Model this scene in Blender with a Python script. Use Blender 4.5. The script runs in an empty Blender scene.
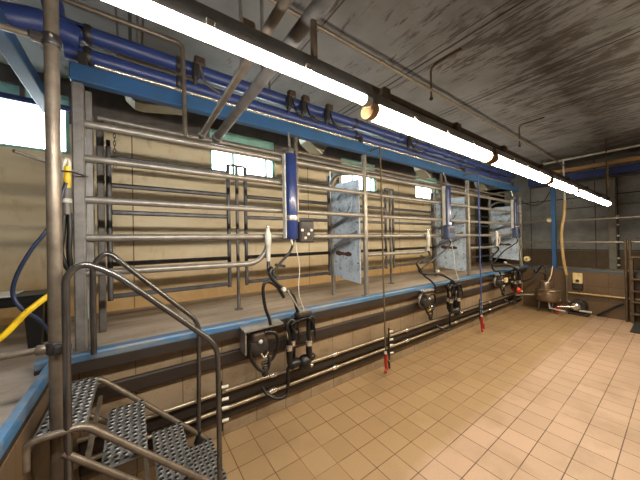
import bpy, math, random
from mathutils import Vector, Matrix
random.seed(7)
S = bpy.context.scene
COL = S.collection
PI = math.pi
V = Vector

# ------------------------------------------------------------------ materials
def nd(nt, t, **kw):
    n = nt.nodes.new(t)
    for k, v in kw.items(): setattr(n, k, v)
    return n
def mixrgb(nt, fac, a, b, blend='MIX'):
    m = nd(nt, 'ShaderNodeMix', data_type='RGBA', blend_type=blend)
    for s, val in ((m.inputs[0], fac), (m.inputs[6], a), (m.inputs[7], b)):
        if hasattr(val, 'links'): nt.links.new(val, s)
        elif isinstance(val, (int, float)): s.default_value = val
        else: s.default_value = (*val, 1)
    return m.outputs[2]
def ramp(nt, src, a, b):
    r = nd(nt, 'ShaderNodeMapRange'); r.inputs[1].default_value = a; r.inputs[2].default_value = b
    nt.links.new(src, r.inputs[0]); return r.outputs[0]
def noise(nt, co, scale, detail=4, rough=.55, stretch=None, dist=0):
    if stretch:
        mp = nd(nt, 'ShaderNodeMapping'); mp.inputs['Scale'].default_value = stretch
        nt.links.new(co, mp.inputs[0]); co = mp.outputs[0]
    n = nd(nt, 'ShaderNodeTexNoise'); n.inputs['Scale'].default_value = scale
    n.inputs['Detail'].default_value = detail; n.inputs['Roughness'].default_value = rough
    n.inputs['Distortion'].default_value = dist
    nt.links.new(co, n.inputs['Vector']); return n.outputs[0]
def base(name):
    m = bpy.data.materials.new(name); m.use_nodes = True
    nt = m.node_tree; b = nt.nodes['Principled BSDF']
    co = nd(nt, 'ShaderNodeTexCoord').outputs['Object']
    return m, nt, b, co
def bump(nt, b, h, strength, dist=.01):
    n = nd(nt, 'ShaderNodeBump'); n.inputs['Strength'].default_value = strength; n.inputs['Distance'].default_value = dist
    nt.links.new(h, n.inputs['Height']); nt.links.new(n.outputs[0], b.inputs['Normal'])
def lin(c): return tuple(((x/12.92) if x <= .04045 else ((x+.055)/1.055)**2.4) for x in c)
def M(name, c, rough=.5, metal=0, dirt=None, amt=.4, scale=9, bmp=.1, stretch=None, coat=0):
    m, nt, b, co = base(name)
    b.inputs['Roughness'].default_value = rough; b.inputs['Metallic'].default_value = metal
    c = lin(c); d = lin(dirt) if dirt else tuple(x*.6 for x in c)
    n = noise(nt, co, scale, 5, .6, stretch)
    f = ramp(nt, n, .62-amt*.35, .62+amt*.5)
    nt.links.new(mixrgb(nt, f, c, d), b.inputs['Base Color'])
    b.inputs['Coat Weight'].default_value = coat
    if bmp: bump(nt, b, noise(nt, co, scale*6, 3), bmp, .004)
    return m

STEEL   = M('galvanised_steel', (.55,.535,.51), .40, .5, (.38,.355,.32), .6, 14, .15)
STEELB  = M('weathered_steel', (.47,.43,.38), .42, .5, (.30,.26,.22), .7, 18, .2)
STEELD  = M('dull_dark_steel', (.42,.41,.40), .5, .35, (.25,.23,.21), .6, 10, .15)
GATES   = M('dark_gate_steel', (.36,.36,.37), .5, .5, (.16,.15,.15), .6, 8, .1)
BROWNST = M('dirty_brown_steel', (.36,.30,.24), .6, .4, (.20,.16,.12), .6, 12, .2)
DUCTSHADE   = M('dark_duct_and_shade', (.165,.13,.105), .6, .0, (.11,.085,.07), .6, 8, .1)  # also colours the shade strips under the milk pipes and the kerb
COLG    = M('grey_column_paint', (.50,.49,.46), .6, 0, (.36,.35,.33), .5, 5, .1)
CHROME  = M('stainless', (.84,.82,.78), .25, .8, (.6,.56,.5), .4, 10, .03)
TANKM   = M('tank_steel', (.64,.57,.49), .3, .8, (.36,.30,.24), .5, 8, .03)
BRASSY  = M('polished_pipe', (.66,.61,.53), .32, .7, (.42,.36,.28), .4, 6, .03, (1,4,4))
POSTG   = M('grey_post_steel', (.50,.49,.48), .5, .4, (.33,.31,.29), .6, 14, .15)
HAND    = M('handrail_steel', (.40,.39,.38), .24, .8, (.26,.25,.24), .5, 12, .04)
BLUE    = M('blue_paint', (.16,.32,.50), .45, 0, (.17,.27,.37), .5, 6, .05)
BLUEP   = M('blue_pipe_plastic', (.16,.23,.45), .4, 0, (.15,.19,.35), .5, 5, .03)
NAVY    = M('navy_casing', (.15,.21,.42), .3, 0, (.10,.14,.30), .4, 6, .03, None, .3)
GREYBL  = M('grey_blue_casing', (.23,.27,.40), .4, 0, (.16,.19,.29), .5, 6, .03)
BLACK   = M('black_rubber', (.055,.055,.06), .42, 0, (.09,.08,.075), .4, 12, .05)
DBOX    = M('dark_plastic', (.15,.14,.14), .45, 0, (.22,.19,.16), .4, 12, .05)
BROWNB  = M('brown_plastic', (.24,.19,.16), .5, 0, (.14,.11,.09), .5, 12, .05)
WHITE   = M('white_plastic', (.86,.85,.80), .4, 0, (.66,.62,.52), .4, 10, .03)
CREAM   = M('cream_plastic', (.84,.76,.56), .45, 0, (.60,.50,.33), .5, 10, .03)
GUNGREY = M('pale_grey_plastic', (.74,.74,.72), .4, 0, (.55,.54,.50), .4, 10, .03)
YELLOW  = M('yellow_rubber', (.90,.76,.12), .45, 0, (.70,.55,.12), .4, 14, .03)
HOSETAN = M('tan_hose', (.66,.56,.38), .5, 0, (.48,.39,.25), .5, 9, .03)
BLUEHO  = M('dark_blue_hose', (.10,.16,.27), .35, 0, (.07,.10,.17), .4, 9, .03)
RED     = M('red_plastic', (.62,.12,.10), .45, 0, (.38,.08,.06), .5, 12, .03)
ORANGE  = M('orange_red_plastic', (.80,.25,.12), .45, 0, (.5,.14,.08), .5, 12, .03)
ROPE    = M('dull_cord', (.34,.29,.22), .8, 0, (.22,.18,.13), .5, 60, .2)
ROPEB   = M('blue_cord', (.22,.28,.48), .8, 0, (.16,.18,.30), .5, 60, .2)
WOODT   = M('tan_beam_paint', (.62,.49,.32), .6, 0, (.42,.32,.2), .5, 5, .1, (3,.6,3))
HOPPER  = M('hopper_sheet', (.62,.60,.52), .5, .3, (.44,.42,.36), .5, 4, .05)
DARKM   = M('rubber_mat', (.16,.18,.16), .8, 0, (.10,.11,.10), .5, 20, .2)
CHAIN   = M('chain_steel', (.40,.37,.34), .4, .8, (.22,.19,.17), .5, 30, .1)
CAPTAN  = M('lamp_end_plastic', (.62,.50,.36), .4, 0, (.45,.33,.2), .5, 10, .03)

def holes_mat():
    return M('perforated_tread_steel', (.52,.52,.52), .4, .5, (.30,.29,.28), .6, 16, .1)
TREAD = holes_mat()
HOLE  = M('tread_hole_black', (.07,.065,.06), .8, 0, None, .3, 10, 0)

def panel_mat():
    m, nt, b, co = base('end_panel_sheet')
    b.inputs['Roughness'].default_value = .42; b.inputs['Metallic'].default_value = .05
    n = noise(nt, co, 5, 5, .6); n2 = noise(nt, co, 22, 4, .65)
    c = mixrgb(nt, ramp(nt, n, .45, .68), lin((.70,.77,.85)), lin((.50,.54,.60)))
    c = mixrgb(nt, ramp(nt, n2, .54, .72), c, lin((.42,.40,.39)))
    nt.links.new(c, b.inputs['Base Color']); bump(nt, b, n, .3, .02)
    return m
PANEL = panel_mat()
PANELD = M('panel_scuff', (.44,.47,.52), .5, .2, (.27,.26,.27), .6, 14, .1)
RUSTM  = M('rust_stain', (.30,.18,.15), .7, 0, (.2,.13,.11), .6, 14, .2)

def floor_mat():
    m, nt, b, co = base('floor_tiles')
    mp = nd(nt, 'ShaderNodeMapping'); mp.inputs['Location'].default_value = (.005, -.105, 0)
    nt.links.new(co, mp.inputs[0])
    br = nd(nt, 'ShaderNodeTexBrick', offset=0, squash=1)
    br.inputs['Scale'].default_value = 1; br.inputs['Brick Width'].default_value = .2; br.inputs['Row Height'].default_value = .2
    br.inputs['Mortar Size'].default_value = .0036; br.inputs['Mortar Smooth'].default_value = .3; br.inputs['Bias'].default_value = 0
    br.inputs['Color1'].default_value = (0,0,0,1); br.inputs['Color2'].default_value = (1,1,1,1); br.inputs['Mortar'].default_value = (.5,.5,.5,1)
    nt.links.new(mp.outputs[0], br.inputs[0])
    sx = nd(nt, 'ShaderNodeSeparateXYZ'); nt.links.new(co, sx.inputs[0])
    wob = noise(nt, co, 3, 3)
    ad = nd(nt, 'ShaderNodeMath', operation='MULTIPLY_ADD'); ad.inputs[1].default_value = .12
    nt.links.new(wob, ad.inputs[0]); nt.links.new(sx.outputs[1], ad.inputs[2])
    side = ramp(nt, ad.outputs[0], 1.12, 1.24)
    tileA = mixrgb(nt, br.outputs[0], lin((.68,.575,.49)), lin((.64,.54,.455)))
    tileB = mixrgb(nt, br.outputs[0], lin((.61,.51,.38)), lin((.575,.475,.345)))
    c = mixrgb(nt, side, tileA, tileB)
    big = noise(nt, co, 1.6, 6, .6)
    c = mixrgb(nt, ramp(nt, big, .5, .8), c, lin((.52,.43,.32)))
    sp = noise(nt, co, 130, 3, .7)
    f = nd(nt, 'ShaderNodeMath', operation='MULTIPLY'); f.inputs[1].default_value = .45
    nt.links.new(ramp(nt, sp, .52, .68), f.inputs[0])
    c = mixrgb(nt, f.outputs[0], c, lin((.50,.38,.26)))
    mfade = mixrgb(nt, side, lin((.31,.20,.11)), lin((.36,.25,.14)))
    mg = nd(nt, 'ShaderNodeMath', operation='MULTIPLY'); 
    nt.links.new(br.outputs['Fac'], mg.inputs[0])
    nt.links.new(ramp(nt, noise(nt, co, 2.2, 3), .22, .46), mg.inputs[1])
    c = mixrgb(nt, mg.outputs[0], c, mfade)
    nt.links.new(c, b.inputs['Base Color'])
    b.inputs['Roughness'].default_value = .55
    inv = nd(nt, 'ShaderNodeMath', operation='SUBTRACT'); inv.inputs[0].default_value = 1; nt.links.new(br.outputs['Fac'], inv.inputs[1])
    bump(nt, b, inv.outputs[0], .25, .004)
    return m
FLOOR = floor_mat()

def tile_wall(name, axis, a, bcol, grout):
    m, nt, b, co = base(name)
    mp = nd(nt, 'ShaderNodeMapping')
    mp.inputs['Rotation'].default_value = (PI/2, 0, 0) if axis == 'x' else (PI/2, 0, PI/2)
    mp = None
    sx = nd(nt, 'ShaderNodeSeparateXYZ'); nt.links.new(co, sx.inputs[0])
    cx = nd(nt, 'ShaderNodeCombineXYZ')
    nt.links.new(sx.outputs[0 if axis == 'x' else 1], cx.inputs[0]); nt.links.new(sx.outputs[2], cx.inputs[1])
    br = nd(nt, 'ShaderNodeTexBrick', offset=0, squash=1)
    br.inputs['Scale'].default_value = 1; br.inputs['Brick Width'].default_value = .298; br.inputs['Row Height'].default_value = .3
    br.inputs['Mortar Size'].default_value = .003; br.inputs['Bias'].default_value = 0
    br.inputs['Color1'].default_value = (*lin(a),1); br.inputs['Color2'].default_value = (*lin(bcol),1); br.inputs['Mortar'].default_value = (*lin(grout),1)
    nt.links.new(cx.outputs[0], br.inputs[0])
    n = noise(nt, co, 3.5, 6, .65)
    c = mixrgb(nt, ramp(nt, n, .48, .78), br.outputs[0], lin((.42,.33,.22)))
    n2 = noise(nt, co, 16, 4, .7)
    c = mixrgb(nt, ramp(nt, n2, .6, .9), c, lin((.34,.27,.19)))
    nt.links.new(c, b.inputs['Base Color']); b.inputs['Roughness'].default_value = .5
    return m
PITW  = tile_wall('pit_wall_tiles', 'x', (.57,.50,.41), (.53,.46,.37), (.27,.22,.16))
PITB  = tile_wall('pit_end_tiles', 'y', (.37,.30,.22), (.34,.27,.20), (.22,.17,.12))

def wall_mat():
    m, nt, b, co = base('two_tone_wall_paint')
    sx = nd(nt, 'ShaderNodeSeparateXYZ'); nt.links.new(co, sx.inputs[0])
    n = noise(nt, co, 1.2, 6, .6, (1,1,2.5)); n2 = noise(nt, co, 7, 5, .65, (1,1,.5))
    c = mixrgb(nt, ramp(nt, n, .42, .72), lin((.88,.83,.71)), lin((.80,.73,.59)))
    c = mixrgb(nt, ramp(nt, n2, .58, .86), c, lin((.68,.58,.42)))
    # splashed dirt band low on the wall
    ad = nd(nt, 'ShaderNodeMath', operation='MULTIPLY_ADD'); ad.inputs[1].default_value = .7
    nt.links.new(n2, ad.inputs[0]); nt.links.new(sx.outputs[2], ad.inputs[2])
    low = nd(nt, 'ShaderNodeMath', operation='SUBTRACT'); low.inputs[0].default_value = 1
    nt.links.new(ramp(nt, ad.outputs[0], 1.25, 1.9), low.inputs[1])
    c = mixrgb(nt, low.outputs[0], c, lin((.74,.60,.39)))
    # sheet joints
    wv = nd(nt, 'ShaderNodeMath', operation='PINGPONG'); wv.inputs[1].default_value = .62; nt.links.new(sx.outputs[0], wv.inputs[0])
    jt = nd(nt, 'ShaderNodeMath', operation='LESS_THAN'); jt.inputs[1].default_value = .006; nt.links.new(wv.outputs[0], jt.inputs[0])
    c = mixrgb(nt, jt.outputs[0], c, lin((.45,.38,.28)))
    top = nd(nt, 'ShaderNodeMath', operation='GREATER_THAN'); top.inputs[1].default_value = 2.93; nt.links.new(sx.outputs[2], top.inputs[0])
    dk = mixrgb(nt, ramp(nt, n2, .4, .7), lin((.37,.35,.34)), lin((.29,.275,.265)))
    c = mixrgb(nt, top.outputs[0], c, dk)
    nt.links.new(c, b.inputs['Base Color']); b.inputs['Roughness'].default_value = .6
    bump(nt, b, n2, .08, .01)
    return m
WALL = wall_mat()

def dark_wall_mat():
    m, nt, b, co = base('grey_concrete_wall')
    n = noise(nt, co, 1.8, 6, .6); n2 = noise(nt, co, 9, 5, .7)
    c = mixrgb(nt, ramp(nt, n, .4, .7), lin((.54,.555,.56)), lin((.40,.41,.41)))
    c = mixrgb(nt, ramp(nt, n2, .58, .8), c, lin((.24,.23,.22)))
    sx = nd(nt, 'ShaderNodeSeparateXYZ'); nt.links.new(co, sx.inputs[0])
    low = nd(nt, 'ShaderNodeMath', operation='LESS_THAN'); low.inputs[1].default_value = 1.28; nt.links.new(sx.outputs[2], low.inputs[0])
    c = mixrgb(nt, low.outputs[0], c, mixrgb(nt, n2, lin((.42,.35,.27)), lin((.26,.21,.16))))
    for z in (1.30, 2.02, 2.55):
        d = nd(nt, 'ShaderNodeMath', operation='COMPARE'); d.inputs[1].default_value = z; d.inputs[2].default_value = .012
        nt.links.new(sx.outputs[2], d.inputs[0]); c = mixrgb(nt, d.outputs[0], c, lin((.17,.16,.15)))
    wv = nd(nt, 'ShaderNodeMath', operation='PINGPONG'); wv.inputs[1].default_value = .6; nt.links.new(sx.outputs[1], wv.inputs[0])
    jt = nd(nt, 'ShaderNodeMath', operation='LESS_THAN'); jt.inputs[1].default_value = .008; nt.links.new(wv.outputs[0], jt.inputs[0])
    c = mixrgb(nt, jt.outputs[0], c, lin((.2,.19,.18)))
    nt.links.new(c, b.inputs['Base Color']); b.inputs['Roughness'].default_value = .65
    bump(nt, b, n2, .2, .01)
    return m
DWALL = dark_wall_mat()

def deck_mat():
    m, nt, b, co = base('worn_platform_concrete')
    n = noise(nt, co, 1.0, 6, .65, (.6,3.2,1)); n2 = noise(nt, co, 11, 5, .7)
    c = mixrgb(nt, ramp(nt, n, .40, .66), lin((.70,.65,.60)), lin((.50,.44,.38)))
    c = mixrgb(nt, ramp(nt, n2, .55, .85), c, lin((.50,.43,.35)))
    nt.links.new(c, b.inputs['Base Color']); b.inputs['Roughness'].default_value = .55
    bump(nt, b, n2, .15, .008)
    return m
DECK = deck_mat()

def ceil_mat():
    m, nt, b, co = base('mouldy_concrete_ceiling')
    sx = nd(nt, 'ShaderNodeSeparateXYZ'); nt.links.new(co, sx.inputs[0])
    big = noise(nt, co, .9, 4, .6)
    st = noise(nt, co, 1.0, 6, .68, (13, 3.2, 1), .5)
    st2 = noise(nt, co, 1.0, 5, .65, (30, 5, 1), .3)
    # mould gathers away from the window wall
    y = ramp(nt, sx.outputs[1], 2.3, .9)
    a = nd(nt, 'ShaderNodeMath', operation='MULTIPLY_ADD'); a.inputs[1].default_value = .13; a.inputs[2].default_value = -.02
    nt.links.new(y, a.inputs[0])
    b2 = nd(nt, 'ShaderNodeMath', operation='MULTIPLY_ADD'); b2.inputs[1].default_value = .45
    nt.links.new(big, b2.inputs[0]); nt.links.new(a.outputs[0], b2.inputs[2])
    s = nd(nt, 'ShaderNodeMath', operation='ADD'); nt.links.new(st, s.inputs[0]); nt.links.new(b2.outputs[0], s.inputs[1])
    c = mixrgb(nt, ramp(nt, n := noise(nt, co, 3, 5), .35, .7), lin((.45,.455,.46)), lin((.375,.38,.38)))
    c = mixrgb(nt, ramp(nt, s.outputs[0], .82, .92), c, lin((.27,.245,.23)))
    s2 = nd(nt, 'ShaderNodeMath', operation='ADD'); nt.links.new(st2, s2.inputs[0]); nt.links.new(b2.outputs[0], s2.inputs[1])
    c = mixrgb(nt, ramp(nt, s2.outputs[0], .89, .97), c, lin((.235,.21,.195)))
    # plank joints every 1.2 m, paired line beside every second one
    wv = nd(nt, 'ShaderNodeMath', operation='PINGPONG'); wv.inputs[1].default_value = .6; nt.links.new(sx.outputs[0], wv.inputs[0])
    jt = nd(nt, 'ShaderNodeMath', operation='LESS_THAN'); jt.inputs[1].default_value = .012; nt.links.new(wv.outputs[0], jt.inputs[0])
    c = mixrgb(nt, jt.outputs[0], c, lin((.15,.13,.12)))
    cm = nd(nt, 'ShaderNodeMath', operation='COMPARE'); cm.inputs[1].default_value = .085; cm.inputs[2].default_value = .008; nt.links.new(wv.outputs[0], cm.inputs[0])
    c = mixrgb(nt, cm.outputs[0], c, lin((.24,.21,.19)))
    nt.links.new(c, b.inputs['Base Color']); b.inputs['Roughness'].default_value = .8
    bump(nt, b, st, .15, .01)
    return m
CEIL = ceil_mat()
MINT = M('mint_window_frame', (.60,.80,.76), .5, 0, (.45,.62,.60), .3, 5, .03)
BLACKV = M('dark_opening', (.10,.085,.08), .8, 0, (.06,.05,.05), .5, 3, 0)

def curb_mat():
    m, nt, b, co = base('worn_blue_edging')
    n = noise(nt, co, 4, 6, .7, (.7,3,3)); n2 = noise(nt, co, 30, 4, .7)
    c = mixrgb(nt, ramp(nt, n, .46, .64), lin((.21,.40,.57)), lin((.42,.45,.47)))
    c = mixrgb(nt, ramp(nt, n2, .62, .82), c, lin((.45,.43,.40)))
    nt.links.new(c, b.inputs['Base Color']); b.inputs['Roughness'].default_value = .4
    return m
CURB = curb_mat()
DULLB = M('dull_blue_edging', (.22,.29,.36), .5, 0, (.26,.25,.24), .6, 5, .05)

def glass_mat():
    m = bpy.data.materials.new('window_glass'); m.use_nodes = True
    nt = m.node_tree; nt.nodes.clear()
    o = nd(nt, 'ShaderNodeOutputMaterial'); mx = nd(nt, 'ShaderNodeMixShader'); mx.inputs[0].default_value = .06
    t = nd(nt, 'ShaderNodeBsdfTransparent'); t.inputs[0].default_value = (.95,.98,.98,1)
    g = nd(nt, 'ShaderNodeBsdfGlossy'); g.inputs['Roughness'].default_value = .05
    nt.links.new(t.outputs[0], mx.inputs[1]); nt.links.new(g.outputs[0], mx.inputs[2]); nt.links.new(mx.outputs[0], o.inputs[0])
    return m
GLASS = glass_mat()
def emit(name, c, s):
    m, nt, b, co = base(name)
    b.inputs['Base Color'].default_value = (.9,.88,.82,1); b.inputs['Emission Color'].default_value = (*c,1); b.inputs['Emission Strength'].default_value = s
    return m
LAMPC = emit('lamp_diffuser_cool', (1,.94,.86), 72)
LAMPW = emit('lamp_diffuser_warm', (1,.84,.62), 34)

# ------------------------------------------------------------------ mesh builder
def frames(pts, closed=False):
    pts = [V(p) for p in pts]; n = len(pts); T = []
    for i in range(n):
        a = pts[max(i-1,0)]; b = pts[min(i+1,n-1)]
        T.append((b-a).normalized())
    up = V((0,0,1)) if abs(T[0].z) < .9 else V((1,0,0))
    N = (up - T[0]*up.dot(T[0])).normalized(); out = []
    for i in range(n):
        if i:
            ax = T[i-1].cross(T[i])
            if ax.length > 1e-7:
                N = Matrix.Rotation(T[i-1].angle(T[i]), 3, ax.normalized()) @ N
            N = (N - T[i]*N.dot(T[i])).normalized()
        out.append((pts[i], T[i], N, T[i].cross(N)))
    return out
def fillet(pts, r, n=6):
    pts = [V(p) for p in pts]; out = [pts[0]]
    for i in range(1, len(pts)-1):
        a, p, b = pts[i-1], pts[i], pts[i+1]
        d1 = (a-p); d2 = (b-p); rr = min(r, d1.length*.49, d2.length*.49)
        s = p + d1.normalized()*rr; e = p + d2.normalized()*rr
        for k in range(n+1):
            t = k/n; out.append(s*(1-t)**2 + p*2*t*(1-t) + e*t*t)
    out.append(pts[-1]); return out
def smooth_path(pts, n=6):
    P = [V(p) for p in pts]; P = [P[0]*2-P[1]] + P + [P[-1]*2-P[-2]]; out = []
    for i in range(1, len(P)-2):
        a, b, c, d = P[i-1:i+3]
        for k in range(n):
            t = k/n
            out.append(.5*((2*b)+(c-a)*t+(2*a-5*b+4*c-d)*t*t+(-a+3*b-3*c+d)*t**3))
    out.append(P[-2]); return out

class MB:
    def __init__(s): s.v = []; s.f = []; s.sm = []; s.mi = []; s.cur = 0
    def _add(s, vs, fs, sm=False):
        o = len(s.v); s.v += [tuple(v) for v in vs]
        for f in fs: s.f.append(tuple(o+i for i in f)); s.sm.append(sm); s.mi.append(s.cur)
        return s
    def box(s, c, d, rot=None, bev=0):
        c = V(c); x, y, z = (k/2 for k in d); b = min(bev, x*.9, y*.9, z*.9)
        if b <= 0:
            vs = [V((i*x,j*y,k*z)) for i in (-1,1) for j in (-1,1) for k in (-1,1)]
            fs = [(0,1,3,2),(4,6,7,5),(0,4,5,1),(2,3,7,6),(0,2,6,4),(1,5,7,3)]
        else:
            vs = []; idx = {}
            for i in (-1,1):
                for j in (-1,1):
                    for k in (-1,1):
                        for a, off in enumerate(((x,y-b,z-b),(x-b,y,z-b),(x-b,y-b,z))):
                            idx[i,j,k,a] = len(vs); vs.append(V((i*off[0],j*off[1],k*off[2])))
            fs = []
            for i in (-1,1):
                q = [idx[i,-1,-1,0],idx[i,1,-1,0],idx[i,1,1,0],idx[i,-1,1,0]]; fs.append(q if i>0 else q[::-1])
                q = [idx[-1,i,-1,1],idx[-1,i,1,1],idx[1,i,1,1],idx[1,i,-1,1]]; fs.append(q if i>0 else q[::-1])
                q = [idx[-1,-1,i,2],idx[1,-1,i,2],idx[1,1,i,2],idx[-1,1,i,2]]; fs.append(q if i>0 else q[::-1])
            for i in (-1,1):
                for j in (-1,1):
                    q = [idx[i,j,-1,0],idx[i,j,-1,1],idx[i,j,1,1],idx[i,j,1,0]]; fs.append(q if i*j>0 else q[::-1])
                    q = [idx[i,-1,j,0],idx[i,1,j,0],idx[i,1,j,2],idx[i,-1,j,2]]; fs.append(q if i*j>0 else q[::-1])
                    q = [idx[-1,i,j,1],idx[-1,i,j,2],idx[1,i,j,2],idx[1,i,j,1]]; fs.append(q if i*j>0 else q[::-1])
                    for k in (-1,1):
                        q = [idx[i,j,k,0],idx[i,j,k,1],idx[i,j,k,2]]; fs.append(q if i*j*k>0 else q[::-1])
        if rot is not None: vs = [rot @ v for v in vs]
        return s._add([v+c for v in vs], fs)
    def tube(s, pts, r, seg=10, caps=True, rs=None):
        fr = frames(pts); vs = []; n = len(fr)
        for i, (p, T, N, B) in enumerate(fr):
            q = rs[i] if rs else r
            for k in range(seg):
                a = 2*PI*k/seg; vs.append(p + N*math.cos(a)*q + B*math.sin(a)*q)
        fs = [(i*seg+k, i*seg+(k+1)%seg, (i+1)*seg+(k+1)%seg, (i+1)*seg+k) for i in range(n-1) for k in range(seg)]
        s._add(vs, fs, True)
        if caps: 
            s._add(vs[:seg], [tuple(range(seg-1,-1,-1))]); s._add(vs[-seg:], [tuple(range(seg))])
        return s
    def lathe(s, prof, c, axis=(0,0,1), seg=20):
        c = V(c); ax = V(axis).normalized(); up = V((1,0,0)) if abs(ax.x) < .9 else V((0,1,0))
        N = (up-ax*up.dot(ax)).normalized(); B = ax.cross(N); vs = []
        for r, h in prof:
            for k in range(seg):
                a = 2*PI*k/seg; vs.append(c + ax*h + (N*math.cos(a)+B*math.sin(a))*r)
        fs = [(i*seg+k, i*seg+(k+1)%seg, (i+1)*seg+(k+1)%seg, (i+1)*seg+k) for i in range(len(prof)-1) for k in range(seg)]
        s._add(vs, fs, True)
        if prof[0][0] > 1e-4: s._add(vs[:seg], [tuple(range(seg-1,-1,-1))])
        if prof[-1][0] > 1e-4: s._add(vs[-seg:], [tuple(range(seg))])
        return s
    def ball(s, c, r, sx=1, sy=1, sz=1, seg=12, ring=7):
        c = V(c); vs = []; 
        for i in range(ring+1):
            t = PI*i/ring
            for k in range(seg):
                a = 2*PI*k/seg; vs.append(c+V((math.sin(t)*math.cos(a)*r*sx, math.sin(t)*math.sin(a)*r*sy, -math.cos(t)*r*sz)))
        return s._add(vs, [(i*seg+k, i*seg+(k+1)%seg, (i+1)*seg+(k+1)%seg, (i+1)*seg+k) for i in range(ring) for k in range(seg)], True)
    def prism(s, poly, ext):
        poly = [V(p) for p in poly]; e = V(ext); n = len(poly)
        nrm = V((0,0,0))
        for i in range(n): nrm += poly[i].cross(poly[(i+1)%n])
        if nrm.dot(e) > 0: poly = poly[::-1]
        vs = poly + [p+e for p in poly]
        fs = [tuple(range(n)), tuple(range(2*n-1, n-1, -1))] + [(i, i+n, (i+1)%n+n, (i+1)%n)[::1] for i in range(n)]
        return s._add(vs, fs)
    def mat(s, i): s.cur = i; return s
    def build(s, name, mats, parent=None, smooth=True):
        if not isinstance(mats, (list, tuple)): mats = [mats]
        me = bpy.data.meshes.new(name); off = V((0,0,0)); o = bpy.data.objects.new(name, me); COL.objects.link(o)
        if parent is not None:
            w = V((0,0,0)); q = parent
            while q is not None: w += q.location; q = q.parent
            off = w; o.parent = parent
        else:                                   # a thing of one mesh: origin at its own base
            if not name.startswith(('floor','wall','ceiling','platform')) :
                xs, ys, zs = zip(*s.v); off = V(((min(xs)+max(xs))/2, (min(ys)+max(ys))/2, min(zs))); o.location = off
        me.from_pydata([tuple(V(v)-off) for v in s.v], [], s.f)
        for p, sm, mi in zip(me.polygons, s.sm, s.mi): p.use_smooth = sm; p.material_index = mi
        for m in mats: me.materials.append(m)
        me.update(); return o

def thing(name, loc, label, cat, group=None):
    o = bpy.data.objects.new(name, None); COL.objects.link(o); o.location = loc; o.empty_display_size = .1
    o['label'] = label; o['category'] = cat
    if group: o['group'] = group
    return o
def tag(o, label, cat, group=None, kind=None):
    o['label'] = label; o['category'] = cat
    if group: o['group'] = group
    if kind: o['kind'] = kind
    return o
def struct(o, label, cat='structure'):
    o['kind'] = 'structure'; o['label'] = label; o['category'] = cat; return o
def plabel(o, t): o['label'] = t; return o

# ------------------------------------------------------------------ the setting
CZ = 3.40; DZ = .88; EZ = .955; YE = 2.20; XL = -.38; XE = 7.65; XB = 8.70; YW = 3.80; YR = -1.6; X0 = -3.2
struct(MB().box(((XL+XE)/2, (YR+2.295)/2, -.05), (XE-XL+.0, 2.295-YR, .1)).build('floor', FLOOR), 'tan square tiled floor of the sunken pit', 'floor')
pl = MB()
pl.box(((X0+XB)/2, (2.30+YW)/2, DZ/2-.05), (XB-X0, YW-2.30, DZ+.1))
pl.box(((X0+XL)/2-.005, (YR+2.30)/2, DZ/2-.05), (XL-X0-.01, 2.30-YR, DZ+.1))
pl.box(((XE+XB)/2+.01, (YR+2.30)/2, DZ/2-.05), (XB-XE-.02, 2.30-YR, DZ+.1))
struct(pl.build('platform', DECK), 'worn brown concrete platform around the sunken pit', 'platform')
struct(MB().box(((XL+XE)/2, 2.2975, .44), (XE-XL, .005, .88)).build('wall_pit_left', PITW), 'tan tiled pit wall under the long blue platform edge', 'wall')
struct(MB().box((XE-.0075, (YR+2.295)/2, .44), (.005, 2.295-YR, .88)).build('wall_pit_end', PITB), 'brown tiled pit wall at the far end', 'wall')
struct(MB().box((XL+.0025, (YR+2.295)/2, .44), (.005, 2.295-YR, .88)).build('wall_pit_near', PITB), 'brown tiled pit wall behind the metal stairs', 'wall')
# blue painted edging: a rounded kerb on a dark steel angle
def curb(a, b, side, nm):
    a, b, sd = V(a), V(b), V(side)*(.42 if nm == 'trim_2' else 1)
    m = MB(); prof = [(0,-.045),(0,-.012),(.008,0),(.085,0),(.10,-.01),(.10,-.08),(.02,-.08)]
    n = len(prof); d = b-a
    m.prism([a + sd*u + V((0,0,h)) for u, h in prof], d)
    o = m.build(nm, CURB if nm != 'trim_3' else DULLB); 
    return o
def lip(a, b, side, nm, par):
    a, b, sd = V(a), V(b), V(side)*(.42 if side[0] < 0 else 1)
    m = MB().prism([a+sd*u+V((0,0,h)) for u, h in ((.004,-.045),(.10,-.045),(.10,-.12),(.004,-.12))], b-a)
    return m.build(nm, DUCTSHADE, par)  # steel angle, its dark colour and depth also paint the kerb's shadow gap
for i, (a, b, sd, lab) in enumerate([
    ((XL-.1, YE, EZ), (XE+.1, YE, EZ), (0,1,0), 'long worn blue edging along the platform in front of the stalls'),
    ((XL, YR, EZ+.0), (XL, YE, EZ+.0), (-1,0,0), 'blue edging at the top of the metal stairs'),
    ((XE, YR, .925), (XE, YE, .925), (1,0,0), 'blue edging along the far end of the pit')]):
    o = struct(curb(a, b, sd, 'trim_%d' % (i+1)), lab, 'edging')
    lip(a, b, sd, 'edge_angle', o)

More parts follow.
